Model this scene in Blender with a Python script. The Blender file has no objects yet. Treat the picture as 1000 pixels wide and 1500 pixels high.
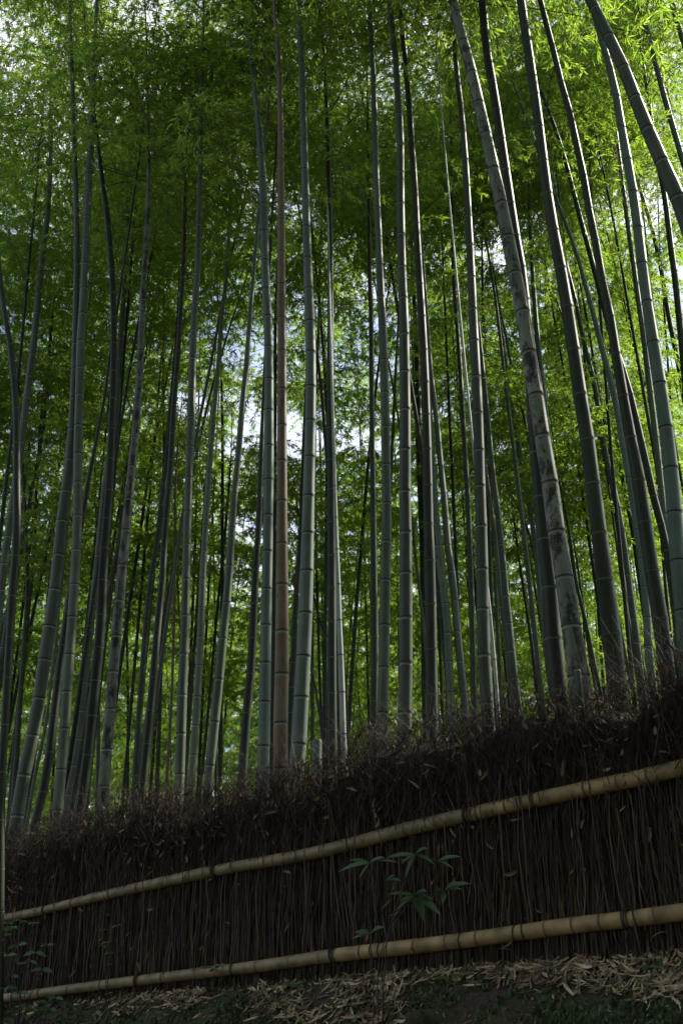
import bpy, math, random
import numpy as np
from mathutils import Vector, Matrix, noise as mnoise
R = math.radians
rng = np.random.default_rng(7)
rnd = random.Random(11)
scene = bpy.context.scene
COL = scene.collection

# ------------------------------------------------------------ camera, sky, sun, exposure
CAM_Z = 1.6
TILT = R(24.0)
cam_data = bpy.data.cameras.new('camera')
cam = bpy.data.objects.new('camera', cam_data)
COL.objects.link(cam)
cam.location = (0, 0, CAM_Z)
cam.rotation_euler = (R(90) + TILT, 0, 0)
cam_data.sensor_fit = 'VERTICAL'
cam_data.sensor_height = 36.0
cam_data.sensor_width = 24.0
cam_data.lens = 35.0
cam_data.clip_start = 0.05
cam_data.clip_end = 3000
scene.camera = cam

SUN_AZ, SUN_EL = R(60), R(46)
world = bpy.data.worlds.new('World')
scene.world = world
world.use_nodes = True
wn = world.node_tree
bg = wn.nodes['Background']
sky = wn.nodes.new('ShaderNodeTexSky')
sky.sky_type = 'NISHITA'
sky.sun_disc = False
sky.sun_elevation = SUN_EL
sky.sun_rotation = SUN_AZ
sky.dust_density = 1.6
# thin bright cloud and haze over the blue
tc = wn.nodes.new('ShaderNodeTexCoord')
cm = wn.nodes.new('ShaderNodeMapping')
cm.inputs['Scale'].default_value = (1, 1, 2.6)
wn.links.new(tc.outputs['Generated'], cm.inputs[0])
cn = wn.nodes.new('ShaderNodeTexNoise')
cn.inputs['Scale'].default_value = 2.3
cn.inputs['Detail'].default_value = 7
wn.links.new(cm.outputs[0], cn.inputs['Vector'])
cr = wn.nodes.new('ShaderNodeValToRGB')
cr.color_ramp.elements[0].position = .46
cr.color_ramp.elements[0].color = (.12, .12, .12, 1)
cr.color_ramp.elements[1].position = .68
wn.links.new(cn.outputs[0], cr.inputs[0])
cx = wn.nodes.new('ShaderNodeMix')
cx.data_type = 'RGBA'
wn.links.new(cr.outputs[0], cx.inputs[0])
wn.links.new(sky.outputs[0], cx.inputs[6])
cx.inputs[7].default_value = (7.0, 6.9, 7.6, 1)
wn.links.new(cx.outputs[2], bg.inputs[0])
bg.inputs[1].default_value = 0.11

sun_data = bpy.data.lights.new('sun', 'SUN')
sun = bpy.data.objects.new('sun', sun_data)
COL.objects.link(sun)
sun_data.energy = 5.0
sun_data.angle = R(0.5)
sun_data.color = (1.0, 0.93, 0.80)
sd = Vector((math.sin(SUN_AZ) * math.cos(SUN_EL), math.cos(SUN_AZ) * math.cos(SUN_EL), math.sin(SUN_EL)))
sun.rotation_euler = sd.to_track_quat('Z', 'Y').to_euler()
sun.location = sd * 60

vs = scene.view_settings
vs.view_transform = 'Standard'
vs.look = 'None'
vs.gamma = 1.0
vs.use_curve_mapping = False
vs.exposure = 1.1
cy = scene.cycles
cy.max_bounces = 7
cy.diffuse_bounces = 4
cy.transmission_bounces = 5
cy.glossy_bounces = 2
cy.caustics_reflective = False
cy.caustics_refractive = False

# ------------------------------------------------------------ photograph geometry (angles -> places)
F = 1458.0
CT, ST = math.cos(TILT), math.sin(TILT)


def back(u, v, D):
    """point on the upright plane D metres ahead seen at pixel (u, v) of the 1000x1500 photograph"""
    den = F * CT - (750 - v) * ST
    return Vector((D * (u - 500) / den, D, CAM_Z + D * (F * ST + (750 - v) * CT) / den))


def depth(v, D):
    return D * F / (F * CT - (750 - v) * ST)


def fence_D(X):
    return 7.0 - 0.8 * X


def fence_D_px(u, v=1250):
    a = (u - 500) / (F * CT - (750 - v) * ST)
    return 7.0 / (1 + 0.8 * a)


FDIR = Vector((1, -0.8, 0)).normalized()      # along the fence, to the right
FN = Vector((0.8, 1, 0)).normalized()         # away from the camera
F0 = Vector((0, 7.0, 0))


def fence_base(s):
    """height of the ground at the fence, s metres along it from x = 0"""
    x = s * FDIR.x
    return CAM_Z - 0.13 + 0.085 * max(-9, min(9, x)) - 0.012 * (0 if x > 0 else x * x * .2)


def ground_z(x, y):
    p = Vector((x, y, 0)) - F0
    s, d = p.dot(FDIR), p.dot(FN)
    z0 = fence_base(s)
    if d >= 0:
        return z0 + 0.03 + 1.9 * (1 - math.exp(-d / 26)) + 0.05 * math.sin(x * .7 + 1) * min(1, d) * math.cos(y * .5)
    t = min(1, -d / 3.2)
    bump = .03 * math.sin(s * 5.1 + 1.3) + .025 * math.sin(s * 11.7 + d * 6) + .03 * math.sin(d * 9 + s * 2.3)
    drop = (z0) * (1 - (1 - t) ** 1.55)
    q = Vector((x, y, 0))
    bump += .05 * mnoise.noise(q * 3.1) + .03 * mnoise.noise(q * 7.3) + .016 * mnoise.noise(q * 17) + .010 * mnoise.noise(q * 41)
    return z0 - drop + bump * min(1, -d * 3) * (1 - t * .6)


# ------------------------------------------------------------ materials
def mat(name):
    m = bpy.data.materials.new(name)
    m.use_nodes = True
    return m, m.node_tree, m.node_tree.nodes['Principled BSDF']


def node(nt, typ, **kw):
    n = nt.nodes.new(typ)
    for k, v in kw.items():
        setattr(n, k, v)
    return n


def ramp(nt, fac, stops):
    r = node(nt, 'ShaderNodeValToRGB')
    e = r.color_ramp.elements
    while len(e) < len(stops):
        e.new(0.5)
    for i, (p, c) in enumerate(stops):
        e[i].position = p
        e[i].color = (*c, 1) if len(c) == 3 else c
    nt.links.new(fac, r.inputs[0])
    return r.outputs[0]


def mix(nt, fac, a, b, mode='MIX'):
    m = node(nt, 'ShaderNodeMix', data_type='RGBA', blend_type=mode)
    for sock, v in ((m.inputs[0], fac), (m.inputs[6], a), (m.inputs[7], b)):
        if hasattr(v, 'is_linked'):
            nt.links.new(v, sock)
        elif isinstance(v, (int, float)):
            sock.default_value = v
        else:
            sock.default_value = (*v, 1)
    return m.outputs[2]


def noise(nt, scale, vec=None, detail=4, rough=.55):
    n = node(nt, 'ShaderNodeTexNoise')
    n.inputs['Scale'].default_value = scale
    n.inputs['Detail'].default_value = detail
    n.inputs['Roughness'].default_value = rough
    if vec is not None:
        nt.links.new(vec, n.inputs['Vector'])
    return n.outputs[0]


def stretched(nt, sx, sy, sz, rnd_offset=True):
    tc = node(nt, 'ShaderNodeTexCoord')
    mp = node(nt, 'ShaderNodeMapping')
    mp.inputs['Scale'].default_value = (sx, sy, sz)
    nt.links.new(tc.outputs['Object'], mp.inputs[0])
    if rnd_offset:
        oi = node(nt, 'ShaderNodeObjectInfo')
        ml = node(nt, 'ShaderNodeMath', operation='MULTIPLY')
        ml.inputs[1].default_value = 57.0
        nt.links.new(oi.outputs['Random'], ml.inputs[0])
        nt.links.new(ml.outputs[0], mp.inputs['Location'])
    return mp.outputs[0]


def culm_material(name, c1, c2, patch=None, patch_amt=(.5, .6), bloom=(.30, .33, .30), bloom_amt=.35):
    m, nt, b = mat(name)
    v1 = stretched(nt, 14, 14, 1.2)
    v2 = stretched(nt, 1, 1, 1)
    n1 = noise(nt, 3.0, v1, 5)
    n2 = noise(nt, 1.6, v2, 3)
    col = mix(nt, ramp(nt, n1, [(.3, (0, 0, 0)), (.7, (1, 1, 1))]), c1, c2)
    bl = ramp(nt, n2, [(.42, (0, 0, 0)), (.68, (bloom_amt,) * 3)])
    col = mix(nt, bl, col, bloom)
    fine = noise(nt, 90, v2, 3, .7)
    col = mix(nt, ramp(nt, fine, [(.55, (0, 0, 0)), (.72, (.35, .35, .35))]), col, tuple(x * .45 for x in c1))
    if patch:
        n3 = noise(nt, 15, stretched(nt, 1, 1, .5), 8, .72)
        col = mix(nt, ramp(nt, n3, [(patch_amt[0], (0, 0, 0)), (patch_amt[1], (1, 1, 1))]), col, patch)
    oi = node(nt, 'ShaderNodeObjectInfo')
    hs = node(nt, 'ShaderNodeHueSaturation')
    mr = node(nt, 'ShaderNodeMapRange')
    mr.inputs[3].default_value = .72
    mr.inputs[4].default_value = 1.3
    nt.links.new(oi.outputs['Random'], mr.inputs[0])
    nt.links.new(mr.outputs[0], hs.inputs['Value'])
    nt.links.new(col, hs.inputs['Color'])
    nt.links.new(hs.outputs[0], b.inputs['Base Color'])
    b.inputs['Roughness'].default_value = .55
    b.inputs['Specular IOR Level'].default_value = .22
    bp = node(nt, 'ShaderNodeBump')
    bp.inputs['Strength'].default_value = .25
    bp.inputs['Distance'].default_value = .004
    nt.links.new(n1, bp.inputs['Height'])
    nt.links.new(bp.outputs[0], b.inputs['Normal'])
    return m


M = {}
M['g'] = culm_material('grey green bamboo skin', (.042, .060, .040), (.074, .098, .068), bloom=(.135, .158, .122))
M['l'] = culm_material('pale blue green bamboo skin', (.052, .084, .066), (.086, .124, .100), bloom=(.155, .195, .160))
M['d'] = culm_material('dark green bamboo skin', (.011, .019, .010), (.024, .034, .018), bloom=(.07, .08, .06), bloom_amt=.2)
M['w'] = culm_material('bamboo skin painted sunlit white', (.20, .23, .20), (.32, .35, .31), bloom=(.5, .5, .46))  # sunlight on two slim culms painted in as a much paler skin
M['b'] = culm_material('dead brown bamboo skin', (.092, .066, .040), (.140, .106, .066), patch=(.05, .034, .024), patch_amt=(.54, .68), bloom=(.2, .15, .11))
M['m'] = culm_material('mottled old bamboo skin', (.070, .090, .066), (.115, .135, .102), patch=(.018, .022, .014), patch_amt=(.49, .57), bloom=(.25, .26, .23), bloom_amt=.45)


def plain(name, c1, c2, scale=20, rough=.8, bump=0.0, stretch=(1, 1, 1)):
    m, nt, b = mat(name)
    v = stretched(nt, *stretch)
    n = noise(nt, scale, v, 5)
    nt.links.new(ramp(nt, n, [(.32, c1), (.68, c2)]), b.inputs['Base Color'])
    b.inputs['Roughness'].default_value = rough
    if bump:
        bp = node(nt, 'ShaderNodeBump')
        bp.inputs['Strength'].default_value = .6
        bp.inputs['Distance'].default_value = bump
        nt.links.new(n, bp.inputs['Height'])
        nt.links.new(bp.outputs[0], b.inputs['Normal'])
    return m


M['ring_dark'] = plain('dark node ring', (.018, .018, .015), (.035, .035, .028), 30)
M['ring_pale'] = plain('waxy node band', (.12, .14, .115), (.18, .20, .165), 40)
M['twig'] = plain('thin bamboo twig', (.06, .075, .03), (.12, .12, .06), 8)


def leaf_material(name, refl, trans, mixf=.5, yellow=(.5, .42, .06), rough=.45):
    m, nt, b = mat(name)
    nt.nodes.remove(b)
    out = nt.nodes['Material Output']
    oi = node(nt, 'ShaderNodeObjectInfo')
    geo = node(nt, 'ShaderNodeNewGeometry')
    n = noise(nt, .55, geo.outputs['Position'], 2)
    at = node(nt, 'ShaderNodeAttribute', attribute_name='tone')
    ad = node(nt, 'ShaderNodeMath', operation='ADD')
    nt.links.new(at.outputs['Fac'], ad.inputs[0])
    nt.links.new(n, ad.inputs[1])
    ml = node(nt, 'ShaderNodeMath', operation='MULTIPLY')
    ml.inputs[1].default_value = .5
    nt.links.new(ad.outputs[0], ml.inputs[0])
    t = ml.outputs[0]
    cr = ramp(nt, t, [(.2, tuple(x * .6 for x in refl)), (.8, tuple(x * 1.35 for x in refl))])
    ct = ramp(nt, t, [(.15, tuple(x * .6 for x in trans)), (.7, trans), (.92, yellow)])
    df = node(nt, 'ShaderNodeBsdfDiffuse')
    tr = node(nt, 'ShaderNodeBsdfTranslucent')
    gl = node(nt, 'ShaderNodeBsdfGlossy')
    gl.inputs['Roughness'].default_value = rough
    gl.inputs['Color'].default_value = (.8, .85, .9, 1)
    nt.links.new(cr, df.inputs[0])
    nt.links.new(ct, tr.inputs[0])
    m1 = node(nt, 'ShaderNodeMixShader')
    m1.inputs[0].default_value = mixf
    nt.links.new(df.outputs[0], m1.inputs[1])
    nt.links.new(tr.outputs[0], m1.inputs[2])
    m2 = node(nt, 'ShaderNodeMixShader')
    m2.inputs[0].default_value = .035
    nt.links.new(m1.outputs[0], m2.inputs[1])
    nt.links.new(gl.outputs[0], m2.inputs[2])
    nt.links.new(m2.outputs[0], out.inputs[0])
    return m


M['leaf'] = leaf_material('bamboo leaf', (.048, .090, .022), (.37, .57, .05), .68, yellow=(.74, .72, .12))
M['shrub_leaf'] = leaf_material('broad shrub leaf', (.070, .140, .045), (.11, .20, .04), .3, yellow=(.12, .2, .05), rough=.5)
M['sasa_leaf'] = leaf_material('low young leaf', (.08, .13, .035), (.2, .33, .05), .4)
M['stalk'] = plain('dry brush stalk', (.013, .007, .0045), (.056, .034, .021), 3.2, stretch=(60, 60, 1.5))
M['stalk_pale'] = plain('pale dry brush stalk', (.040, .026, .016), (.112, .076, .046), 3.2, stretch=(60, 60, 1.5))
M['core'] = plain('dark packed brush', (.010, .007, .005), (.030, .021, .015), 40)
M['rail'] = plain('weathered cut bamboo', (.11, .074, .028), (.30, .220, .088), 1.6, .6, .002, stretch=(5, 5, 5))
M['rail_old'] = plain('greenish weathered cut bamboo', (.078, .058, .023), (.22, .168, .072), 1.6, .6, .002, stretch=(5, 5, 5))
M['rope'] = plain('black palm rope', (.008, .007, .006), (.02, .018, .015), 120, .9)
M['dead_leaf'] = plain('dead brown leaf', (.05, .028, .016), (.155, .095, .058), 6, .8)
M['litter'] = plain('pale dry bamboo litter', (.20, .145, .088), (.48, .385, .255), 5, .8)
M['soil'] = plain('forest soil', (.030, .024, .016), (.07, .055, .036), 6, .95, .03)
M['bark'] = plain('dark thin stem bark', (.02, .017, .013), (.05, .04, .03), 20)


def ground_material():
    m, nt, b = mat('mossy bank soil')
    tc = node(nt, 'ShaderNodeTexCoord')
    P = tc.outputs['Object']
    n1 = noise(nt, 1.7, P, 6, .6)
    n2 = noise(nt, 38, P, 6, .75)
    n3 = noise(nt, 160, P, 3, .7)
    moss = mix(nt, n2, (.006, .013, .004), (.055, .085, .022))
    soil = mix(nt, n2, (.010, .007, .005), (.105, .075, .048))
    col = mix(nt, ramp(nt, n1, [(.43, (0, 0, 0)), (.52, (1, 1, 1))]), soil, moss)
    col = mix(nt, ramp(nt, n3, [(.55, (0, 0, 0)), (.8, (.6, .6, .6))]), col, (.10, .08, .05))
    nt.links.new(col, b.inputs['Base Color'])
    b.inputs['Roughness'].default_value = .95
    bp = node(nt, 'ShaderNodeBump')
    bp.inputs['Strength'].default_value = .9
    bp.inputs['Distance'].default_value = .06
    nt.links.new(n2, bp.inputs['Height'])
    nt.links.new(bp.outputs[0], b.inputs['Normal'])
    return m


M['ground'] = ground_material()


# ------------------------------------------------------------ mesh helpers
class MB:
    """collects vertices and faces for ONE mesh object"""
    def __init__(self):
        self.v, self.f, self.m, self.n = [], [], [], 0

    def add(self, verts, faces, mi=0):
        self.v.append(np.asarray(verts, dtype=np.float32).reshape(-1, 3))
        n = self.n
        for f in faces:
            self.f.append([i + n for i in f])
            self.m.append(mi)
        self.n += len(self.v[-1])

    def tube(self, pts, rad, sides=6, mi=0, mis=None, cap=True):
        pts = [Vector(p) for p in pts]
        if not hasattr(rad, '__len__'):
            rad = [rad] * len(pts)
        vs, up = [], None
        for i, p in enumerate(pts):
            t = (pts[min(i + 1, len(pts) - 1)] - pts[max(i - 1, 0)]).normalized()
            if up is None:
                up = t.orthogonal().normalized()
            a = (up - t * up.dot(t)).normalized()
            up = a
            b = t.cross(a)
            for k in range(sides):
                an = 2 * math.pi * k / sides
                vs.append(p + (a * math.cos(an) + b * math.sin(an)) * rad[i])
        n = self.n
        self.v.append(np.array([tuple(v) for v in vs], dtype=np.float32))
        for i in range(len(pts) - 1):
            for k in range(sides):
                k2 = (k + 1) % sides
                self.f.append([n + i * sides + k, n + i * sides + k2, n + (i + 1) * sides + k2, n + (i + 1) * sides + k])
                self.m.append(mis[i] if mis else mi)
        if cap:
            self.f.append([n + k for k in range(sides)][::-1])
            self.m.append(mis[0] if mis else mi)
            self.f.append([n + (len(pts) - 1) * sides + k for k in range(sides)])
            self.m.append(mis[-1] if mis else mi)
        self.n += len(vs)

    def mesh(self, name, mats, smooth=True):
        me = bpy.data.meshes.new(name)
        v = np.concatenate(self.v) if self.v else np.zeros((0, 3), np.float32)
        fl = [len(f) for f in self.f]
        loops = np.fromiter((i for f in self.f for i in f), dtype=np.int32)
        return raw_mesh(me, v, loops, np.array(fl, np.int32), mats, np.array(self.m, np.int32), smooth)

    def build(self, name, mats, parent=None, smooth=True):
        return link(name, self.mesh(name, mats, smooth), parent)


def raw_mesh(me, v, loops, fl, mats, mi=None, smooth=True):
    me.vertices.add(len(v))
    me.vertices.foreach_set('co', np.ascontiguousarray(v, np.float32).ravel())
    me.loops.add(len(loops))
    me.loops.foreach_set('vertex_index', loops)
    me.polygons.add(len(fl))
    st = np.concatenate([[0], np.cumsum(fl)[:-1]]).astype(np.int32)
    me.polygons.foreach_set('loop_start', st)
    if mi is not None:
        me.polygons.foreach_set('material_index', mi)
    me.polygons.foreach_set('use_smooth', np.full(len(fl), smooth))
    for m in mats:
        me.materials.append(m)
    me.update(calc_edges=True)
    return me


def link(name, me, parent=None):
    o = bpy.data.objects.new(name, me)
    COL.objects.link(o)
    if parent is not None:
        o.parent = parent
    return o


def tag(o, label=None, cat=None, group=None, kind=None):
    for k, v in (('label', label), ('category', cat), ('group', group), ('kind', kind)):
        if v:
            o[k] = v
    return o


def empty(name, loc, label, cat, group=None):
    o = bpy.data.objects.new(name, None)
    COL.objects.link(o)
    o.location = loc
    o.empty_display_size = .2
    return tag(o, label, cat, group)


# ------------------------------------------------------------ ground
def build_ground():
    xs = np.unique(np.concatenate([np.arange(-5, 4.001, .025), np.linspace(-90, -5, 60), np.linspace(4, 90, 60)]))
    ys = np.unique(np.concatenate([np.arange(3.4, 11.501, .035), np.linspace(-70, 3.4, 50), np.linspace(11.5, 120, 70)]))
    X, Y = np.meshgrid(xs, ys)
    Z = np.vectorize(ground_z)(X, Y)
    v = np.stack([X, Y, Z], -1).reshape(-1, 3)
    nx, ny = len(xs), len(ys)
    i, j = np.meshgrid(np.arange(nx - 1), np.arange(ny - 1))
    a = (j * nx + i).ravel()
    loops = np.stack([a, a + 1, a + nx + 1, a + nx], -1).astype(np.int32).ravel()
    me = raw_mesh(bpy.data.meshes.new('ground'), v, loops, np.full(len(a), 4, np.int32), [M['ground']])
    tag(link('ground', me), kind='structure')
    # the walked path the photograph is taken from
    mb = MB()
    P = []
    for s in np.linspace(-30, 30, 60):
        for d in (-7.4, -3.3):
            p = F0 + FDIR * float(s) + FN * d
            P.append((p.x, p.y, .035))
    mb.add(P, [(2 * k, 2 * k + 2, 2 * k + 3, 2 * k + 1) for k in range(59)])
    tag(mb.build('path', [M['soil']]), kind='structure')


build_ground()

# ------------------------------------------------------------ leafy sprays (templates for the foliage)
def leaf_quads(base, dirv, side, up, L, W, fold=.25):
    base, dirv, side, up = map(np.asarray, (base, dirv, side, up))
    mid = base + dirv * L * .38 - up * L * .02
    tip = base + dirv * L - up * L * .12
    return [base, mid + side * W * .5 + up * W * fold, tip, mid - side * W * .5 + up * W * fold]


def make_spray(seed, L=1.5, ncl=11, leaf=(.065, .105), big=1.0):
    r = np.random.default_rng(seed)
    lv, tone = [], []
    tw = MB()
    el = r.uniform(.35, .8)
    pts = []
    p = np.zeros(3)
    n = 9
    for i in range(n + 1):
        pts.append(p.copy())
        e = el - 1.25 * (i / n) ** 1.2
        p = p + np.array([math.cos(e), r.normal(0, .09), math.sin(e)]) * L / n
    tw.tube([Vector(q) for q in pts], [.0055 * (1 - .8 * i / n) + .0008 for i in range(n + 1)], 3, cap=False)
    for k in range(ncl):
        t = .18 + .82 * (k + r.uniform(0, .7)) / ncl
        f = min(t, .999) * n
        i = int(f)
        b0 = pts[i] + (pts[i + 1] - pts[i]) * (f - i)
        az = (1 if k % 2 else -1) * r.uniform(.5, 1.25)
        bl = L * r.uniform(.16, .34) * (1.15 - .55 * t)
        q = b0.copy()
        prev = q.copy()
        m = 4
        seg = [q.copy()]
        for j in range(m):
            e = r.uniform(.0, .35) - .28 * j
            d = np.array([math.cos(az) * math.cos(e), math.sin(az) * math.cos(e), math.sin(e)])
            az += r.normal(0, .2)
            q = q + d * bl / m
            seg.append(q.copy())
            for c in range(r.integers(6, 10)):
                ld = np.array([math.cos(az + r.normal(0, .9)), math.sin(az + r.normal(0, .9)), r.uniform(-1.15, .1)])
                ld /= np.linalg.norm(ld)
                up = np.array([r.normal(0, .55), r.normal(0, .55), 1.0])
                sd_ = np.cross(ld, up)
                sd_ /= np.linalg.norm(sd_)
                up = np.cross(sd_, ld)
                Ll = r.uniform(*leaf) * big
                lv += leaf_quads(q + r.normal(0, .008, 3), ld, sd_, up, Ll, Ll * r.uniform(.13, .18))
                tone += [float(np.clip(r.normal(.5, .24), 0, 1))] * 4
        tw.tube([Vector(x) for x in seg], [.0022, .0018, .0014, .001, .0007], 3, cap=False)
    v = np.array(lv)
    nl = len(v) // 4
    tris = (np.arange(nl)[:, None] * 4 + np.array([0, 1, 2, 0, 2, 3])[None, :]).astype(np.int32).ravel()
    tv = np.concatenate(tw.v)
    tl = np.array([i + len(v) for f in tw.f for i in f], np.int32)
    allv = np.concatenate([v, tv])
    me = raw_mesh(bpy.data.meshes.new('leafy_spray'), allv, np.concatenate([tris, tl]),
                  np.concatenate([np.full(nl * 2, 3), np.full(len(tw.f), 4)]).astype(np.int32),
                  [M['leaf'], M['twig']], np.concatenate([np.zeros(nl * 2), np.ones(len(tw.f))]).astype(np.int32), False)
    at = me.attributes.new('tone', 'FLOAT', 'POINT')
    at.data.foreach_set('value', np.concatenate([np.array(tone, np.float32), np.full(len(tv), .5, np.float32)]))
    return bpy.data.objects.new('leafy_spray', me)


NEAR_SPRAYS = [make_spray(100 + i) for i in range(7)]
FAR_SPRAYS = [make_spray(200 + i, L=1.7, ncl=12, leaf=(.075, .115), big=1.12) for i in range(6)]


def foliage_tree(name, objs):
    ng = bpy.data.node_groups.new(name, 'GeometryNodeTree')
    ng.interface.new_socket('Geometry', in_out='INPUT', socket_type='NodeSocketGeometry')
    ng.interface.new_socket('Geometry', in_out='OUTPUT', socket_type='NodeSocketGeometry')
    gi, go = ng.nodes.new('NodeGroupInput'), ng.nodes.new('NodeGroupOutput')
    iop = ng.nodes.new('GeometryNodeInstanceOnPoints')
    jn = ng.nodes.new('GeometryNodeJoinGeometry')
    for o in reversed(objs):
        oi = ng.nodes.new('GeometryNodeObjectInfo')
        oi.inputs['Object'].default_value = o
        oi.inputs['As Instance'].default_value = False
        gti = ng.nodes.new('GeometryNodeGeometryToInstance')
        ng.links.new(oi.outputs['Geometry'], gti.inputs[0])
        ng.links.new(gti.outputs[0], jn.inputs[0])
    ng.links.new(gi.outputs[0], iop.inputs['Points'])
    ng.links.new(jn.outputs[0], iop.inputs['Instance'])
    iop.inputs['Pick Instance'].default_value = True

    def attr(nm, typ):
        a = ng.nodes.new('GeometryNodeInputNamedAttribute')
        a.data_type = typ
        a.inputs['Name'].default_value = nm
        return a.outputs[0]
    ng.links.new(attr('pick', 'INT'), iop.inputs['Instance Index'])
    e2r = ng.nodes.new('FunctionNodeEulerToRotation')
    ng.links.new(attr('turn', 'FLOAT_VECTOR'), e2r.inputs[0])
    ng.links.new(e2r.outputs[0], iop.inputs['Rotation'])
    ng.links.new(attr('size', 'FLOAT'), iop.inputs['Scale'])
    ng.links.new(iop.outputs[0], go.inputs[0])
    return ng


NG_NEAR = foliage_tree('near_foliage', NEAR_SPRAYS)
NG_FAR = foliage_tree('far_foliage', FAR_SPRAYS)


def foliage(name, ng, nvar, P, A, S, parent=None, loc=(0, 0, 0)):
    """P world points, A euler angles, S sizes -> one object that carries a leafy spray at every point"""
    me = bpy.data.meshes.new(name)
    P = np.asarray(P, np.float32).reshape(-1, 3) - np.asarray(loc, np.float32)
    me.vertices.add(len(P))
    me.vertices.foreach_set('co', P.ravel())
    a = me.attributes.new('turn', 'FLOAT_VECTOR', 'POINT')
    a.data.foreach_set('vector', np.asarray(A, np.float32).ravel())
    a = me.attributes.new('size', 'FLOAT', 'POINT')
    a.data.foreach_set('value', np.asarray(S, np.float32))
    a = me.attributes.new('pick', 'INT', 'POINT')
    a.data.foreach_set('value', rng.integers(0, nvar, len(P)).astype(np.int32))
    o = link(name, me, parent)
    md = o.modifiers.new('leaves', 'NODES')
    md.node_group = ng
    o['kind'] = 'stuff'
    return o


# where the photograph shows open sky between the crowns: (u, v, ru, rv, share of twigs missing)
GAPS = [(435, 640, 54, 32, 1), (285, 600, 24, 34, .95), (345, 640, 26, 20, .9), (505, 650, 32, 20, .9), (375, 500, 50, 38, .7),
        (535, 545, 28, 44, .55), (400, 320, 54, 30, .6), (235, 20, 50, 35, .7), (125, 180, 10, 100, .3), (100, 320, 20, 40, .3),
        (640, 370, 16, 36, .35), (732, 370, 20, 26, .7), (900, 285, 22, 24, .35), (535, 70, 16, 30, .3), (690, 510, 20, 36, .2)]
GA = np.array(GAPS)
FLECKS = []      # places where a shaft of sun comes down through the crowns: x, y, z, radius


def project(P):
    rel = P - np.array([0, 0, CAM_Z])
    dz = rel[:, 1] * CT + rel[:, 2] * ST
    up = -rel[:, 1] * ST + rel[:, 2] * CT
    dz = np.maximum(dz, .1)
    return 500 + F * rel[:, 0] / dz, 750 - F * up / dz, dz


def thin_out(P, A, S, L=1.1):
    """drop branches that would close the openings seen between the crowns"""
    P = np.asarray(P, float)
    A = np.asarray(A, float)
    S = np.asarray(S, float)
    keep = np.ones(len(P), bool)
    rr = rng.random(len(P))
    prob = np.zeros(len(P))
    for t in (0.25, .6, 1.0):
        d = np.stack([np.cos(A[:, 2]), np.sin(A[:, 2]), np.full(len(P), .1)], -1)
        u, v, dz = project(P + d * (S * L * t)[:, None])
        for g in GA:
            q = ((u - g[0]) / (g[2] + 6)) ** 2 + ((v - g[1]) / (g[3] + 6)) ** 2
            prob = np.maximum(prob, np.where(q < 1, g[4], 0))
    if FLECKS:
        T = np.array(FLECKS)
        sdv = np.array(sd)
        dr = np.stack([np.cos(A[:, 2]), np.sin(A[:, 2]), np.full(len(P), .1)], -1)
        for t in T:
            for k_ in (.2, .6, 1.0, 1.4):
                q = P + dr * (S * L * k_)[:, None] - t[:3]
                al = q @ sdv
                dist = np.linalg.norm(q - al[:, None] * sdv, axis=1)
                prob = np.maximum(prob, np.where((al > 0) & (dist < t[3]), 1.0, 0))
    keep &= rr > prob
    return P[keep], A[keep], S[keep]


# ------------------------------------------------------------ bamboo
def resample(pts, rads, step):
    """pts polyline with radii -> positions along it every step(i) metres: list of (point, radius, s)"""
    seg = [0]
    for a, b in zip(pts, pts[1:]):
        seg.append(seg[-1] + (b - a).length)
    return seg


def smooth_path(pts, rads, n=60):
    """Catmull-Rom through the traced points, so a culm bends softly"""
    P = [pts[0] * 2 - pts[1]] + list(pts) + [pts[-1] * 2 - pts[-2]]
    Rr = [rads[0]] + list(rads) + [rads[-1]]
    out, ro = [], []
    for i in range(1, len(P) - 2):
        k = max(2, int((P[i + 1] - P[i]).length / .35))
        for j in range(k):
            t = j / k
            a, b, c, d = P[i - 1], P[i], P[i + 1], P[i + 2]
            out.append(.5 * ((2 * b) + (c - a) * t + (2 * a - 5 * b + 4 * c - d) * t * t + (3 * b - a - 3 * c + d) * t ** 3))
            ro.append(Rr[i] + (Rr[i + 1] - Rr[i]) * t)
    out.append(pts[-1])
    ro.append(rads[-1])
    return out, ro


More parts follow.
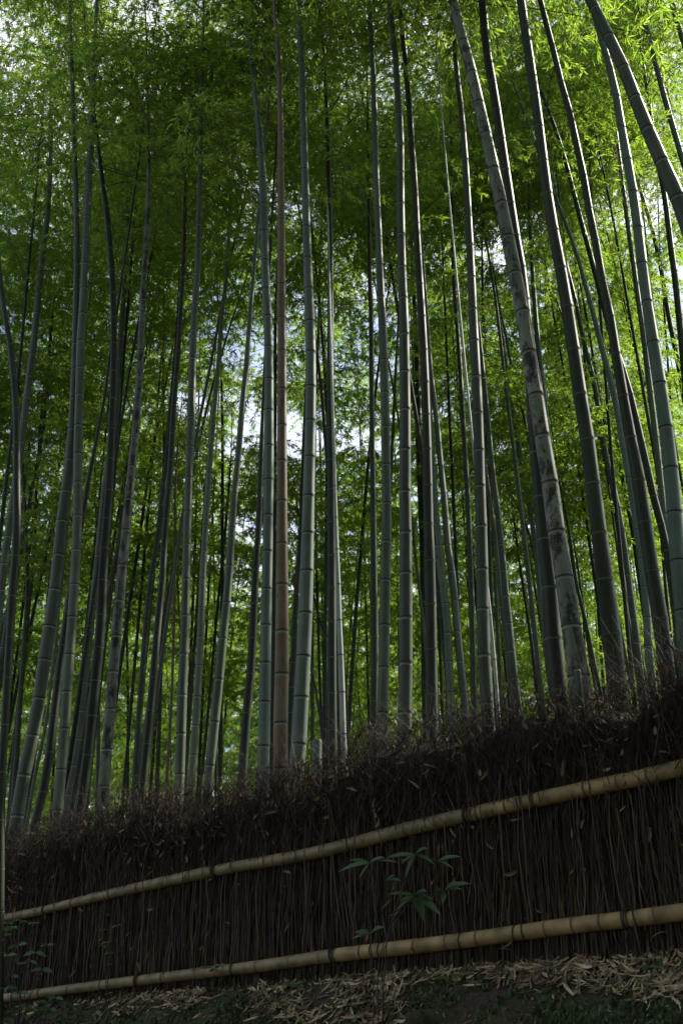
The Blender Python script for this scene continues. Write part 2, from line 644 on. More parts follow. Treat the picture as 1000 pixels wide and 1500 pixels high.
def culm_mesh(path, rads, sides, ring, near, seed, lod=0):
    r = random.Random(seed)
    seg = [0.0]
    for a, b in zip(path, path[1:]):
        seg.append(seg[-1] + (b - a).length)
    total = seg[-1]

    def at(s):
        s = max(0, min(total - 1e-4, s))
        lo, hi = 0, len(seg) - 1
        while hi - lo > 1:
            m = (lo + hi) // 2
            if seg[m] <= s:
                lo = m
            else:
                hi = m
        t = (s - seg[lo]) / max(1e-6, seg[hi] - seg[lo])
        return path[lo].lerp(path[hi], t), rads[lo] + (rads[hi] - rads[lo]) * t
    mb = MB()
    S, K = [0.0], [0]                     # ring positions, radius factor, material of the strip that starts there
    fac = [1.0]
    s = r.uniform(.05, .2)
    nodes = []
    while s < total - .1:
        nodes.append(s)
        frac = s / total
        step = (.17 + .20 * min(1, s / 1.6)) * (1 - .45 * max(0, frac - .5)) * r.uniform(.93, 1.07)
        s += step
    pts, rad, mis = [], [], []

    def put(sv, f, mi):
        p, q = at(sv)
        pts.append(p)
        rad.append(q * f)
        mis.append(mi)
    put(0, 1.02, 0)
    for sn in nodes:
        _, q = at(sn)
        if lod == 0:
            a = min(.016, q * .3)
            if ring == 'dark':
                put(sn - 1.9 * a, .985, 2)
                put(sn - .75 * a, .955, 1)
                put(sn + .0 * a, 1.045, 0)
                put(sn + .9 * a, 1.0, 0)
            else:
                put(sn - 1.4 * a, .985, 1)
                put(sn - .9 * a, .97, 2)
                put(sn - .15 * a, 1.045, 0)
                put(sn + .8 * a, 1.0, 0)
        else:
            put(sn - q * .22, .98, 1 if ring == 'dark' else 2)
            put(sn + q * .15, 1.03, 0)
    put(total, 1, 0)
    mb.tube(pts, rad, sides, mis=mis[:-1] + [0], cap=True)
    return mb, nodes, at, total


PLANTS = []


def grow(label, style, pts, rads, D, group, seed, crown_z, dens=1.0, lod=0, cat='bamboo', top_z=None, leaves=True, ng=None):
    """pts: world points of the culm seen in the photograph, low to high. Adds its foot, its hidden top, its branches"""
    r = random.Random(seed)
    # foot
    p0, p1 = pts[0], pts[1]
    d = (p1 - p0).normalized()
    gz = ground_z(p0.x, p0.y)
    if p0.z > gz - .02:
        k = (p0.z - gz) / max(.4, d.z) + .08
        foot = p0 - d * k
        if k > .12:
            pts = [foot] + pts
            rads = [rads[0] * 1.03] + rads
        else:
            pts[0] = foot
    # top
    H = top_z or r.uniform(13.5, 17.0) + CAM_Z
    e0, e1 = pts[-1], pts[-3] if len(pts) > 3 else pts[-2]
    d = (e0 - e1).normalized()
    if e0.z < H:
        n = 5
        rem = (H - e0.z)
        az = r.uniform(0, 6.28)
        p = e0.copy()
        r0 = rads[-1]
        for i in range(1, n + 1):
            d = (d + Vector((math.cos(az), math.sin(az), -.02)) * .035 * (i / n)).normalized()
            p = p + d * rem / n / max(.6, d.z)
            pts.append(p.copy())
            rads.append(max(.004, r0 * (1 - .86 * (i / n) ** .9)))
    path, rr = smooth_path(pts, rads)
    base = Vector((path[0].x, path[0].y, ground_z(path[0].x, path[0].y)))
    ring = 'dark' if style in 'glbmw' else 'pale'
    root = empty('bamboo', base, label, cat, group)
    sides = 8 if lod else (18 if rads[0] > .045 and D < 10 else 12)
    mb, nodes, at, total = culm_mesh([p - base for p in path], rr, sides, ring, D < 10, seed, lod)
    # bare branch stubs low on the culm
    cu = mb.build('culm', [M[style], M['ring_dark'], M['ring_pale'] if style != 'd' else M['stub_pale']], root)
    if not leaves:
        return root
    P, A, S = [], [], []
    for sn in nodes:
        p, q = at(sn)
        w = p + base
        if w.z < crown_z:
            continue
        f = min(1, (w.z - crown_z) / 2.0 + .25)
        tipf = sn / total
        if r.random() > f * 1.6:
            continue
        nb = int(dens * (.6 + .6 * f) * 1.6 + r.random())
        a0 = r.uniform(0, 6.28)
        for b in range(nb):
            P.append(w)
            A.append((r.gauss(0, .25), r.gauss(0, .22), a0 + b * 1.3 + r.gauss(0, .3)))
            S.append(r.uniform(.75, 1.25) * (1.15 - .5 * max(0, tipf - .6)))
    if P:
        P, A, S = thin_out(np.array([tuple(p) for p in P]), A, S)
        if len(P):
            far = D > 15
            foliage('foliage', NG_FAR if far else NG_NEAR, 6 if far else 7, P, A, S, root, base)
    return root


M['stub_pale'] = plain('pale green node band', (.06, .075, .05), (.10, .115, .075), 40)
# ------------------------------------------------------------ the culms one can follow in the photograph
# style | label | depth (0: from its thickness) | u,v,width from the foot upwards
CULMS = '''
d|dark bamboo culm at the left edge rising in front of the brush fence|8.0|-2,1560,13 0,1400 1,1300 2,1156,12 6,1088 9,1037 15,935 20,850,12 25,790 25,722 25,620,10 22,569 15,501 10,475 5,442,7 0,400 -6,340,6
g|grey green bamboo at the left edge crossing behind the dark front culm|0|-12,1000,11 0,892 5,841 14,773,11 31,654 37,603 48,518,10 56,442 61,384 68,333,8 73,272 75,221 75,150,5
g|short visible length of bright rimmed bamboo at the left edge|0|-10,1060,8 0,980 8,930 14,884,8 22,830 31,760,6
d|thin dark bamboo slanting right behind the two crossing culms at the left edge|0|-14,1010,8 0,940,8 17,875 34,790 41,756 49,712,7 61,654 66,600 70,560,5 74,500
d|thin dark bamboo, left of two close thin ones near the left edge|0|14,1205,8 18,1190 24,1122,8 28,1054 34,968 39,900 41,850,6 39,790 37,739 34,685,5 33,640
d|thin dark bamboo, right of two close thin ones near the left edge|0|20,1120,7 24,1070 32,1000 37,950 42,892,6 48,841 51,790 54,730,5 57,670
g|thick grey green bamboo leaning right from the lower left end of the brush top|9.9|24,1207,20 32,1156 42,1105 53,1054,19 63,986 73,918 83,850,18 92,756 102,685,15 108,603 111,500,10 113,340,8 109,204 105,68 103,0,5
g|straight grey green bamboo just right of the thick one that leans right|0|84,1196,16 92,1105 98,1020,15 104,935 110,850 114,756,14 115,650 117,586 119,500,13 125,408 128,306,12 132,238 136,146 140,68,8 143,0,6
d|dark bamboo half hidden between the thick leaning culm and the straight one|0|54,1196,13 68,1139 75,1088,13 85,1003 94,935 104,867,11 115,800 124,740 133,688,6 143,637 155,575 160,530,4
g|thin pale rimmed bamboo low between the thick leaning culm and the dark one|0|35,1235,6 51,1139 66,1071,5 74,1010 83,930,4
g|grey bamboo pressed close to the left side of a dark brown green culm|0|95,1195,10 102,1156 112,1105 121,1037,10 131,938 134,909 143,824,10 148,773 157,690 167,640,9 172,586 175,535 178,480,8 184,408 187,340 190,272,6 192,221
d|dark brown green bamboo in front of a paler grey culm|9.9|114,1200,16 124,1149 131,1088 138,1020,15 148,918 151,841,14 156,773 160,722 163,654,11 165,603 167,535 167,480,9 165,408 161,357 156,306,8 150,265 145,221,6
m|blotchy grey bamboo with sooty specks, right of the dark brown green culm|9.6|149,1215,17 151,1173 156,1105 161,1054,16 166,986 172,918 178,850,15 185,773 190,722 195,671,12 201,603 206,535 209,450,9 213,380 215,340 218,272,6 218,204 217,150,4
d|thin dark bamboo behind the blotchy grey culm|0|138,990,7 150,920 162,860,7 168,830 176,790 184,740,6 190,690 196,640,4
d|slim dark bamboo, left one of the pair that nearly touch at mid height|0|198,1150,10 204,1054 209,986,9 214,918 221,850 224,858 231,790,8 238,722 245,671,7 250,600 255,540,5
d|slim dark bamboo, right one of the pair that nearly touch at mid height|0|207,1175,13 214,1105 219,1054,12 224,1003 231,918 238,850,10 241,790 247,722 252,654,9 255,586 260,535 265,450,7 268,400 270,357 271,300,5
g|upright grey green bamboo left of the white sky gap, its foot at the brush|0|261,1180,15 264,1122 266,1054 268,986,14 271,926 273,824,12 275,756 277,705 279,637,12 282,552 284,470,10 289,408 291,340 293,255,7 294,187 296,119,5
g|pale slender bamboo just right of the upright one beside the white sky gap|0|278,1175,11 280,1149 285,1088 289,1020,11 293,952 297,850,10 303,739 308,671,8 313,603 320,535 326,450,6 330,425 335,357 337,300,4
g|grey bamboo leaning right with sun along its right edge at chest height|0|304,1160,15 313,1071 320,1003,14 328,918 335,850,12 342,739 349,671,9 354,603 361,535 367,450,7 371,410 374,370,5
d|very thin dark bamboo between the pale slender culm and the sun edged leaning one|0|294,1150,5 304,1054 313,952,4 321,867 328,800,4 333,740
b|very thin reddish dead culm among the dark stems left of the middle|0|245,1130,5 250,1054 253,986,4 255,884 256,810,4 257,740
d|dark bamboo leaning against the view left of the tall blue green culm|0|354,1160,14 357,1105 362,1037,13 367,986 371,918,12 374,841 379,773,9 381,705 384,637,7 387,560,5
l|tall blue green bamboo immediately left of the brown culm|0|385,1145,18 387,1054 389,952,17 391,850 392,807,15 393,739 394,688 394,620,14 394,552 393,480,13 390,430 388,380 386,289,12 382,221 376,153,9 369,95 367,68,7 364,34 361,0,6
d|dark culm seen as a narrow strip between the blue green and the brown culm|0|397,1130,8 399,1000,7 401,850 402,700,6 403,600 403,500,5
b|tall dead brown bamboo, the only thick brown culm|7.7|411,1140,22 411,1060 412,1020,21 413,935 413,850,18 413,700,15 413,500,13 412,408,12 412,340 411,204,9 410,136 407,68,7 403,27 401,0,6
d|dark bamboo with bright white edges just left of the widest blue green culm|0|421,1120,9 425,1037,9 429,969 432,901 436,840,8 439,807 442,722,6 445,640,5
l|wide blue green bamboo just right of the brown culm, crossing the brightest sky gap|8.2|434,1130,23 439,1071 442,1003,22 446,935 449,850,20 451,760,18 453,688 454,637,16 455,586 455,518 454,480,15 452,425 449,340,12 447,272 445,204,11 442,102 439,51,9 436,0,7
d|thin dark culm showing right of the wide blue green one near the upper sky gap|0|458,640,6 462,580,5 466,500 468,408,4 470,350
d|dark green bamboo in the middle at the right side of the brightest sky gap|0|487,1110,14 486,1100 486,986,13 486,850 485,722,12 484,620 484,450,9 483,323 481,238,7 479,170 477,119 475,85,4 470,41
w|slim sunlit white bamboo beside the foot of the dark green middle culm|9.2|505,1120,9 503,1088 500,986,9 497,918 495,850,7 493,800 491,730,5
d|crooked thin dark stem, upper bent one right of the widest blue green culm|0|479,1100,4 478,1050 476,935,4 466,901 458,867,3 450,820
d|thin dark stem standing between the widest blue green culm and the dark middle one|0|476,1110,5 469,1020 466,918,4 464,850 463,790,3
d|thinnest dark stem leaning left near the cut stump|0|474,1100,4 466,1030 456,979,3 450,930 447,890,3
d|dark brown green bamboo, left of a close pair right of the middle|0|547,1100,12 548,969,12 548,900 547,824,10 546,722 545,654,8 544,552 543,450,7 541,408 541,340,5 540,289
g|grey green bamboo, right one of a close pair right of the middle|0|559,1075,17 562,969 563,892,16 565,824 566,739,14 565,671 564,603 562,535,13 560,480,12 557,425 554,340,10 551,272 549,204,9 547,119 543,51,7 541,0,6
g|thick grey green bamboo with evenly spaced black rings, foot ending at a tan sheath|7.6|592,1070,21 594,952,20 594,875 594,790,18 593,722 593,654,17 593,586 592,518,15 591,450,14 589,425 587,340,12 586,272 586,204,11 582,136 579,85,9 573,34 570,0,8
d|dark bamboo strip in the gap left of the tall dark culm with pale rings|0|622,1060,8 621,1020,8 619,858 617,756,8 615,688 612,620,8 610,535 607,450,7 605,425 602,340,6 599,255
d|tall dark bamboo with thin pale rings right of the thick black ringed culm|0|633,1075,18 632,1003,17 631,935 630,850,16 629,841 627,756,14 626,688 624,620,13 621,535 617,460,12 614,408 610,340,10 607,272 602,204,9 599,153 593,85,8 588,34 585,0,6
g|pale bamboo leaning left, first right of the tall pale ringed dark culm|0|662,1060,12 658,986 655,918,12 650,870 646,824,10 638,749 633,671,8 629,600 626,540,6
g|pale bamboo leaning left, second right of the tall pale ringed dark culm|0|682,1055,12 677,1003 670,935,11 663,850,11 656,807 651,739,9 644,671 638,603,8 631,552 626,484,6 622,420,4
d|slim dark bamboo close to the left side of a wide grey green culm|0|696,1050,10 693,1003 692,935,9 690,870 685,739,8 681,671 677,603,7 672,518 667,450,6 664,408 662,323,5 661,238
g|wide grey green bamboo with a foot in dry sheaths, right of the slim dark one|7.6|716,1080,20 711,1003,19 708,952 706,860,18 705,790 702,705,16 700,620 696,535,14 692,460,13 690,408 685,306,10 680,221 674,153,8 668,102 663,34,6 660,0
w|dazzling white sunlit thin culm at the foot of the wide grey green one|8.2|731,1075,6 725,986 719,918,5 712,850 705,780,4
g|sun edged pale bamboo, right one of two slim culms crossing low down|0|760,1050,11 752,986 745,918,11 738,850,10 733,790 725,722,8 719,671 713,603,7 706,535,6 700,470,4
g|slim pale bamboo, left one of two slim culms that cross low down|0|751,1050,7 745,986 738,918,7 731,858 725,790,6 718,739 711,688,5 706,640
l|light slim bamboo slanting left that vanishes behind the big mottled culm|0|806,1000,8 797,930 791,875,8 784,807 776,749,7 765,695 757,640,6 748,586 740,525,5 732,470,4
g|faint thin bamboo in the leaves left of the big mottled culm|0|790,720,5 777,654 765,603,4 750,545,4 742,500
b|short dead snag slanting among leaves left of the big mottled culm|0|785,830,4 772,773,4 759,746 742,712,3
d|broad dark bamboo crossing behind the big mottled culm|6.9|817,1010,26 810,950,26 804,850,23 796,790,21 789,720,18 782,640,17 777,560 771,480,15 765,408 753,340,14 743,272 733,204,13 723,136 711,68,12 706,0
l|pale blue slim bamboo beside the upper half of the big mottled culm|0|826,820,9 815,740 800,640,9 796,580 789,518,8 784,467 780,408,6 776,340 774,272,5 772,211
m|big mottled pale bamboo with sooty patches, the thickest spotted culm|6.5|853,1040,33 844,969,31 836,918 828,860,27 820,814 811,756,25 803,695 793,637,23 784,576 774,518,22 764,452 750,384,20 737,316 725,262,18 714,211 701,153,16 689,102 675,51,15 663,0,14
d|broad very dark bamboo leaning left, right of the big mottled culm|6.6|906,1030,30 901,986,29 895,930,28 886,858 878,790,23 869,722 861,654,21 850,586 840,518,19 832,465 823,408,17 810,340,16 799,272,15 791,204,14 782,136 772,68,13 762,0,12
d|broad dark brown green bamboo near the right side, foot deep in the brush|7.0|983,1030,24 976,986 968,918,23 956,850,22 942,756 932,688,19 918,620,16 910,569 901,518,14 893,465 883,425,12 876,374 864,323,11 857,272 847,231,10 837,177 823,129,9 810,75 793,10,8
d|dark bamboo forking away to the right from the broad dark brown green one|0|1000,985,12 992,926,12 983,858 973,790,11 959,739 946,681,11 932,620 918,562,10 898,501 881,440,8 864,374 850,323,7 837,272 823,221 806,170,5 786,119
l|pale sun edged bamboo just left of the broad dark brown green culm|0|957,1025,12 949,952,12 946,892 939,824,11 932,773 922,705,10 912,654 905,613,9 895,562 881,511,8 866,450 861,435 847,381,6 830,333 813,289,5
g|slim sun flecked bamboo halfway between the two broadest dark culms|0|942,1020,10 935,969 929,918,10 920,850,9 912,790 903,739,9 891,688 881,637,8 871,569 855,501,7 844,450 832,400,5 823,367
g|big grey bamboo leaning strongly left out of the right edge, with black rings|6.1|1190,1060,38 1150,880,36 1120,750,34 1080,580 1045,440,28 1000,313,23 990,286 961,221,20 935,160 912,99,17 884,41,16 864,0,15
l|light blue green bamboo with a smooth thick culm at the right edge|6.7|1008,1010,25 1003,940,24 997,875 991,807,23 986,739 980,671,21 971,603 961,535,19 949,460,16 940,391,15 932,323 922,255,13 912,204 901,136,11 891,95 878,51,9 865,5,8
g|medium grey bamboo directly left of the light blue green one at the right edge|0|1000,1000,10 994,930 987,870,10 976,790 968,722,9 961,654 952,579,9 944,511 940,480,8 932,425 925,374,7 918,323
g|slim grey bamboo in the upper right corner above the leaning ringed culm|0|1110,780,13 1080,620,12 1050,450,11 1020,310 1000,238,9 980,170 966,119,8 952,61 932,0,7
g|short visible piece of bamboo cutting the top right corner|0|1130,650,12 1090,480,11 1060,310,10 1030,160 1000,61,8 991,34 983,0,7
d|dark bamboo close to the right edge below the leaning ringed culm|0|1040,1010,12 1025,900 1012,700,11 1003,560 995,476,10 988,408 981,357,9 973,289 963,238,7
d|thin dark bamboo with bare twigs between the two right edge culms|0|1040,900,9 1010,650,8 998,562,8 986,501 976,450,7 973,425 963,374,6 951,323 935,272 922,211,5
d|very thin dark stem left of the slim sun flecked culm|0|905,800,5 893,720 881,660,4 871,620 859,586,4 850,550
d|thin dark bamboo behind the slim sun flecked culm, slanting left|0|955,990,7 947,930 939,875,6 934,841 925,773,6 913,715 905,661,5 895,603,4
d|thin dark stem right of the foot of the broadest dark culm|0|936,1010,7 932,979,6 920,911 910,850,5 903,800,4
g|pair partner, bright rimmed thin culm beside the broadest dark foot|0|929,1030,6 925,1010 915,960,5 898,867 890,810,4
d|thin dark culm low between the broad dark brown green one and the right edge|0|988,970,6 981,935 978,901,5 973,850 968,790,4
d|crooked dark stem with a bend between the mottled foot and the broadest dark culm|0|880,1020,6 874,993 864,945,6 855,901 844,857,5 836,800,4
g|thin grey culm with sun spots right behind the mottled foot|0|872,1010,5 864,965 858,920,5 851,870,4
d|thin dark stem left of the broad dark culm behind the mottled one|0|790,1035,6 786,1013 779,952,5 772,901 764,850,4
'''


def parse(row):
    st, lab, D, pts = row.split('|')
    P = []
    for q in pts.split():
        a = q.split(',')
        P.append([float(a[0]), float(a[1]), float(a[2]) if len(a) > 2 else None])
    known = [(i, p[2]) for i, p in enumerate(P) if p[2] is not None]
    for i, p in enumerate(P):
        if p[2] is None:
            lo = [k for k in known if k[0] < i]
            hi = [k for k in known if k[0] > i]
            if lo and hi:
                a, b = lo[-1], hi[0]
                t = (P[a[0]][1] - p[1]) / max(1e-6, P[a[0]][1] - P[b[0]][1])
                p[2] = a[1] + (b[1] - a[1]) * t
            else:
                p[2] = (lo or hi)[-1 if lo else 0][1]
    clean = [P[0]]
    for p in P[1:]:
        if p[1] < clean[-1][1] - 12:
            clean.append(p)
    return st, lab, float(D), clean


SUNNY = [(501, 1030, 9.2), (728, 1030, 8.2), (722, 960, 8.2), (498, 960, 9.2), (232, 900, 11), (272, 640, 9), (570, 600, 8.5)]
for (u, v, D) in SUNNY:
    p = back(u, v, D)
    FLECKS.append((p.x, p.y, p.z, .62))

for i, row in enumerate(r for r in CULMS.strip().split('\n') if r):
    st, lab, D, P = parse(row)
    w0 = P[0][2]
    if D == 0:
        D = 1458 * .092 / w0
        if w0 < 8:
            D = 1458 * .075 / w0
            D = min(D, 17)
        if D > 12:
            D *= rnd.uniform(.9, 1.1)
        D = max(D, fence_D_px(P[0][0]) + .75 + rnd.uniform(0, .8))
    lean = rnd.uniform(-.03, .03)
    pts, rads = [], []
    for (u, v, w) in P:
        p = back(u, v, D)
        Dz = D + lean * (p.z - 2)
        p = back(u, v, Dz)
        pts.append(p)
        rads.append(.5 * w * depth(v, Dz) / F)
    cz = max(5.5, pts[-1].z - (.2 if D < 9 else 1.2))
    if P[-1][1] > 400:
        H = pts[-1].z + rnd.uniform(1.5, 3.5)
        cz = pts[-1].z + .2
        H = max(H, pts[-1].z + 2)
        if D < 11:
            H, cz = None, 10.5
    else:
        H = None
    grow(lab, st, pts, rads, D, 'bamboo culms of the grove behind the fence', 500 + i, cz, dens=1.25 if D < 10 else 1.9, top_z=H)

# ------------------------------------------------------------ bamboos farther back, alike and only glimpsed
def free_plant(x, y, seed, label, group, h, dia, crown_z, dens, lod=1, style='d', lean=.10, over=0.0):
    r = random.Random(seed)
    z = ground_z(x, y)
    az = r.uniform(0, 6.28)
    lx, ly = math.cos(az) * lean * r.random(), math.sin(az) * lean * r.random() * .6
    pts, rads = [], []
    n = 9
    for i in range(n + 1):
        t = i / n
        bend = t ** 2.2 * r.uniform(.9, 1.1)
        pts.append(Vector((x + (lx * t + lx * 1.6 * bend) * h * .55, y + (ly * t + ly * bend) * h * .5, z - .05 + h * t * (1 - .05 * t))) + Vector((0, over * t ** 2.5, 0)))
        rads.append(max(.005, dia * .5 * (1 - .35 * t - .5 * t ** 3)))
    return grow(label, style, pts, rads, y, group, seed, z + crown_z, dens, lod=lod, top_z=z + h * .9)


LANDMARKS = [(35, 'the thick leaning culm at the left end'), (104, 'the straight grey culm near the left'),
             (137, 'the dark brown green culm'), (172, 'the blotchy grey culm'), (214, 'the dark pair that nearly touch'),
             (268, 'the upright culm by the left gap'), (325, 'the sunny edged leaning grey culm'),
             (391, 'the blue green culm beside the brown'), (413, 'the tall dead brown culm'), (446, 'the wide blue green culm'),
             (486, 'the dark green middle culm'), (555, 'the close pair right of middle'),
             (594, 'the thick black ringed culm'), (631, 'the tall dark pale ringed culm'), (708, 'the wide grey green culm'),
             (747, 'the two slim crossing culms'), (838, 'the big mottled culm'), (896, 'the broadest very dark culm'),
             (970, 'the broad brown green culm at right')]


def far_label(x, y):
    u, v, _ = project(np.array([[x, y, CAM_Z + 2.5]]))
    u = float(u[0])
    if u < -10:
        return 'slender bamboo far back beyond the left edge of the view'
    if u > 1010:
        return 'slender bamboo far back beyond the right edge of the view'
    m = min(LANDMARKS, key=lambda q: abs(q[0] - u))
    side = 'behind' if abs(u - m[0]) < 7 else ('just left of' if u < m[0] else 'just right of')
    return ('slender far bamboo %s %s' % (side, m[1]))


n_back = 0
k = 0
while n_back < 112:
    k += 1
    y = 17.5 + 15 * rnd.random()
    x = rnd.uniform(-1, .95) * (y * .37 + 1.2)
    if n_back % 4 == 0:
        y = rnd.uniform(13, 17.4)
        x = rnd.choice((-1, 1, rnd.uniform(-1, 1), rnd.uniform(-1, 1))) * rnd.uniform(.55, 1) * (y * .36 + 1)
    st = rnd.choice('dddggd')
    free_plant(x, y, 9000 + k, far_label(x, y), 'slender bamboos far back in the grove', rnd.uniform(15, 18), rnd.uniform(.055, .085),
               rnd.uniform(2.8, 7.5) if y > 17.5 else 1.2 + .70 * y + rnd.random(), 2.4 if y < 17.5 else .9 if y < 24 else .5, style=st)
    n_back += 1

# ------------------------------------------------------------ unseen bamboos added on the other side of the path to shade it
for i in range(34):
    x = -13 + 26 * (i % 12 + rnd.random()) / 12
    y = -1.7 - 3.2 * (i // 12) - 1.6 * rnd.random()
    free_plant(x, y, 7000 + i, 'unseen bamboo added for shade on the near side of the path, arching over it',
               'unseen bamboos added for shade on the near side of the path', rnd.uniform(14, 17), rnd.uniform(.08, .11), 3.5, 3.0, style='g', lean=.05, over=4.5)

# tall full crowns that close the upper corners of the view
for i, (u, y) in enumerate([(-40, 13), (30, 15.5), (85, 12.5), (150, 16), (215, 13.5), (265, 15), (860, 15.5), (915, 13), (965, 16.5), (1030, 13.5), (640, 16), (480, 15.5)]):
    a = back(u, 300, y)
    free_plant(a.x, y, 9600 + i, far_label(a.x, y), 'slender bamboos far back in the grove', rnd.uniform(15.5, 17.5), rnd.uniform(.06, .08),
               2.0 + .60 * y, 2.4, style='d', lean=.03)

for i in range(13):
    y = rnd.uniform(17.5, 22.5)
    a = back(-60 + 1120 * (i + rnd.random()) / 13, 500, y)
    free_plant(a.x, y, 9700 + i, far_label(a.x, y), 'slender bamboos far back in the grove', rnd.uniform(17, 19), rnd.uniform(.06, .08),
               2.0 + .44 * y, 1.0, style='d', lean=.05)

# the grove goes on to both sides: bamboos added out of view for shade
for i in range(44):
    y = 6.5 + 20 * rnd.random()
    x = (1 if i % 2 else -1) * (y * .42 + 3.4 + 6 * rnd.random())
    if y < fence_D(x) + 1:
        y = fence_D(x) + 1.5
    if x > 0 and y > 13:
        continue
    free_plant(x, y, 8000 + i, 'unseen bamboo added for shade where the grove goes on beside the view', 'unseen bamboos added for shade where the grove goes on beside the view',
               rnd.uniform(13.5, 17), rnd.uniform(.07, .11), 8.0, 1.0, style='g', lean=.05)

# ------------------------------------------------------------ the wood beyond, one mass of leaves
def thicket():
    n = 4200
    P = np.stack([rng.uniform(-30, 30, n), rng.uniform(35, 43, n), np.zeros(n)], -1)
    gz = np.array([ground_z(float(a), float(b)) for a, b, _ in P])
    P[:, 2] = gz + rng.uniform(0, 1, n) ** .9 * (14.5 + 2.5 * np.sin(P[:, 0] * .5) + 1.5 * np.sin(P[:, 0] * 1.3 + P[:, 1]))
    A = np.stack([rng.normal(0, .3, n), rng.normal(0, .3, n), rng.uniform(0, 6.28, n)], -1)
    S = rng.uniform(.9, 1.4, n)
    P, A, S = thin_out(P, A, S, 1.4)
    o = foliage('far_bamboo_foliage', NG_FAR, 6, P, A, S)
    tag(o, 'mass of sunlit bamboo leaves closing the far end of the grove', 'foliage', kind='stuff')
    # the sunlit hillside wood behind it
    n = 10000
    P = np.stack([rng.uniform(-48, 48, n), rng.uniform(60, 72, n), np.zeros(n)], -1)
    P[:, 2] = CAM_Z - 1 + 27 * rng.random(n) + 2.5 * np.sin(P[:, 0] * .35) + 1.5 * np.sin(P[:, 0] * .9 + 2)
    P[:, 1] += (P[:, 2] - 3) * .5
    A = np.stack([rng.normal(0, .4, n), rng.normal(0, .4, n), rng.uniform(0, 6.28, n)], -1)
    P, A, S = thin_out(P, A, rng.uniform(1.4, 2.3, n), 1.4)
    o = foliage('far_hillside_foliage', NG_FAR, 6, P, A, S)
    tag(o, 'bright sunlit leaves of the wooded hillside far behind the grove', 'foliage', kind='stuff')
    # young leafy shoots under the crowns, between the culms
    n = 5600
    P = np.stack([rng.uniform(-20, 20, n), 21 + 14 * rng.random(n), np.zeros(n)], -1)
    P = P[np.abs(P[:, 0]) < P[:, 1] * .5 + 3]
    n = len(P)
    P[:, 2] = np.array([ground_z(float(a), float(b)) for a, b, _ in P]) + .2 + 6.5 * rng.random(n) ** 1.4
    A = np.stack([rng.normal(0, .3, n), rng.normal(0, .3, n), rng.uniform(0, 6.28, n)], -1)
    P, A, S = thin_out(P, A, rng.uniform(.5, .95, n))
    o = foliage('bamboo_undergrowth', NG_FAR, 6, P, A, S)
    tag(o, 'low leafy bamboo undergrowth between the far culms', 'undergrowth', kind='stuff')


thicket()


# ------------------------------------------------------------ brush fence
fence = empty('brushwood_fence', (0, 7, fence_base(0)),
              'dark brushwood fence of bundled dry stalks with two bamboo rails, sloping down to the left', 'fence')
FB = Vector(fence.location)
S0, S1 = -9.0, 5.5


def top_h(s):
    return 1.44 + .055 * max(0, min(s, 2.4)) + .06 * math.sin(s * 2.1 + .6) + .05 * math.sin(s * 5.3) + .03 * math.sin(s * 11) + .01 * s


def fp(s, d, z):
    """fence place: s along, d behind (+) or before (-) the front face, z above the ground there"""
    p = F0 + FDIR * s + FN * d
    return Vector((p.x, p.y, fence_base(s) + z)) - FB


def stalk_batch(n, zlo, zhi, tilt, rad, dlo, dhi, mats_w, seed, srange=(S0, S1), bend=.02):
    g = np.random.default_rng(seed)
    mb_v, mb_f, mi = [], [], []
    base = 0
    sarr = g.uniform(*srange, n)
    for i in range(n):
        s = float(sarr[i])
        z0 = g.uniform(*zlo)
        z1 = (top_h(s) + g.uniform(*zhi[1:])) if zhi[0] == 't' else g.uniform(*zhi[1:])
        if z1 < z0 + .08:
            z1 = z0 + .08
        d0, d1 = g.uniform(dlo, dhi), g.uniform(dlo, dhi)
        tl = g.normal(0, tilt)
        L = z1 - z0
        r_ = g.uniform(*rad)
        npt = 4
        for k in range(npt):
            t = k / (npt - 1)
            c = fp(s + tl * L * t + g.normal(0, bend) * L * (k > 0), d0 + (d1 - d0) * t * .6 + g.normal(0, bend * .4) * (k > 0), z0 + L * t)
            rr = r_ * (1 - .55 * t)
            for q in range(3):
                an = 2.094 * q + i
                mb_v.append((c.x + math.cos(an) * rr, c.y + math.sin(an) * rr, c.z))
        for k in range(npt - 1):
            for q in range(3):
                a, b = base + k * 3 + q, base + k * 3 + (q + 1) % 3
                mb_f += [a, b, b + 3, a + 3]
                mi.append(int(g.random() > mats_w))
        base += npt * 3
    return np.array(mb_v), np.array(mb_f, np.int32), np.array(mi, np.int32)


def stalk_part(name, kind='stuff', **kw):
    v, f, mi = stalk_batch(**kw)
    me = raw_mesh(bpy.data.meshes.new(name), v, f, np.full(len(f) // 4, 4, np.int32), [M['stalk'], M['stalk_pale']], mi, False)
    return tag(link(name, me, fence), kind=kind)


# packed dark core of the hedge
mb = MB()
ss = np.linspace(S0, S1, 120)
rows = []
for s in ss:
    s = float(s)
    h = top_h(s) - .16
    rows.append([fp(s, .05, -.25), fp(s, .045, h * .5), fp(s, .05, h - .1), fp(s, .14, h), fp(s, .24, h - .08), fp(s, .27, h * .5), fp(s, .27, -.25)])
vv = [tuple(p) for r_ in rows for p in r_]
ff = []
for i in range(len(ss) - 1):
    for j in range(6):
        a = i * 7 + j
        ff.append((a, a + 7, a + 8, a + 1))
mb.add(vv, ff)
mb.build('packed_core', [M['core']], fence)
stalk_part('packed_stalks', n=6500, zlo=(-.06, .02), zhi=('a', .75, 1.25), tilt=.075, rad=(.0022, .0085), dlo=-.012, dhi=.045, mats_w=.86, seed=3, bend=.016)
stalk_part('loose_stalks', n=1500, zlo=(-.04, .5), zhi=('a', .5, 1.3), tilt=.16, rad=(.002, .004), dlo=-.04, dhi=.0, mats_w=.8, seed=4, bend=.03)
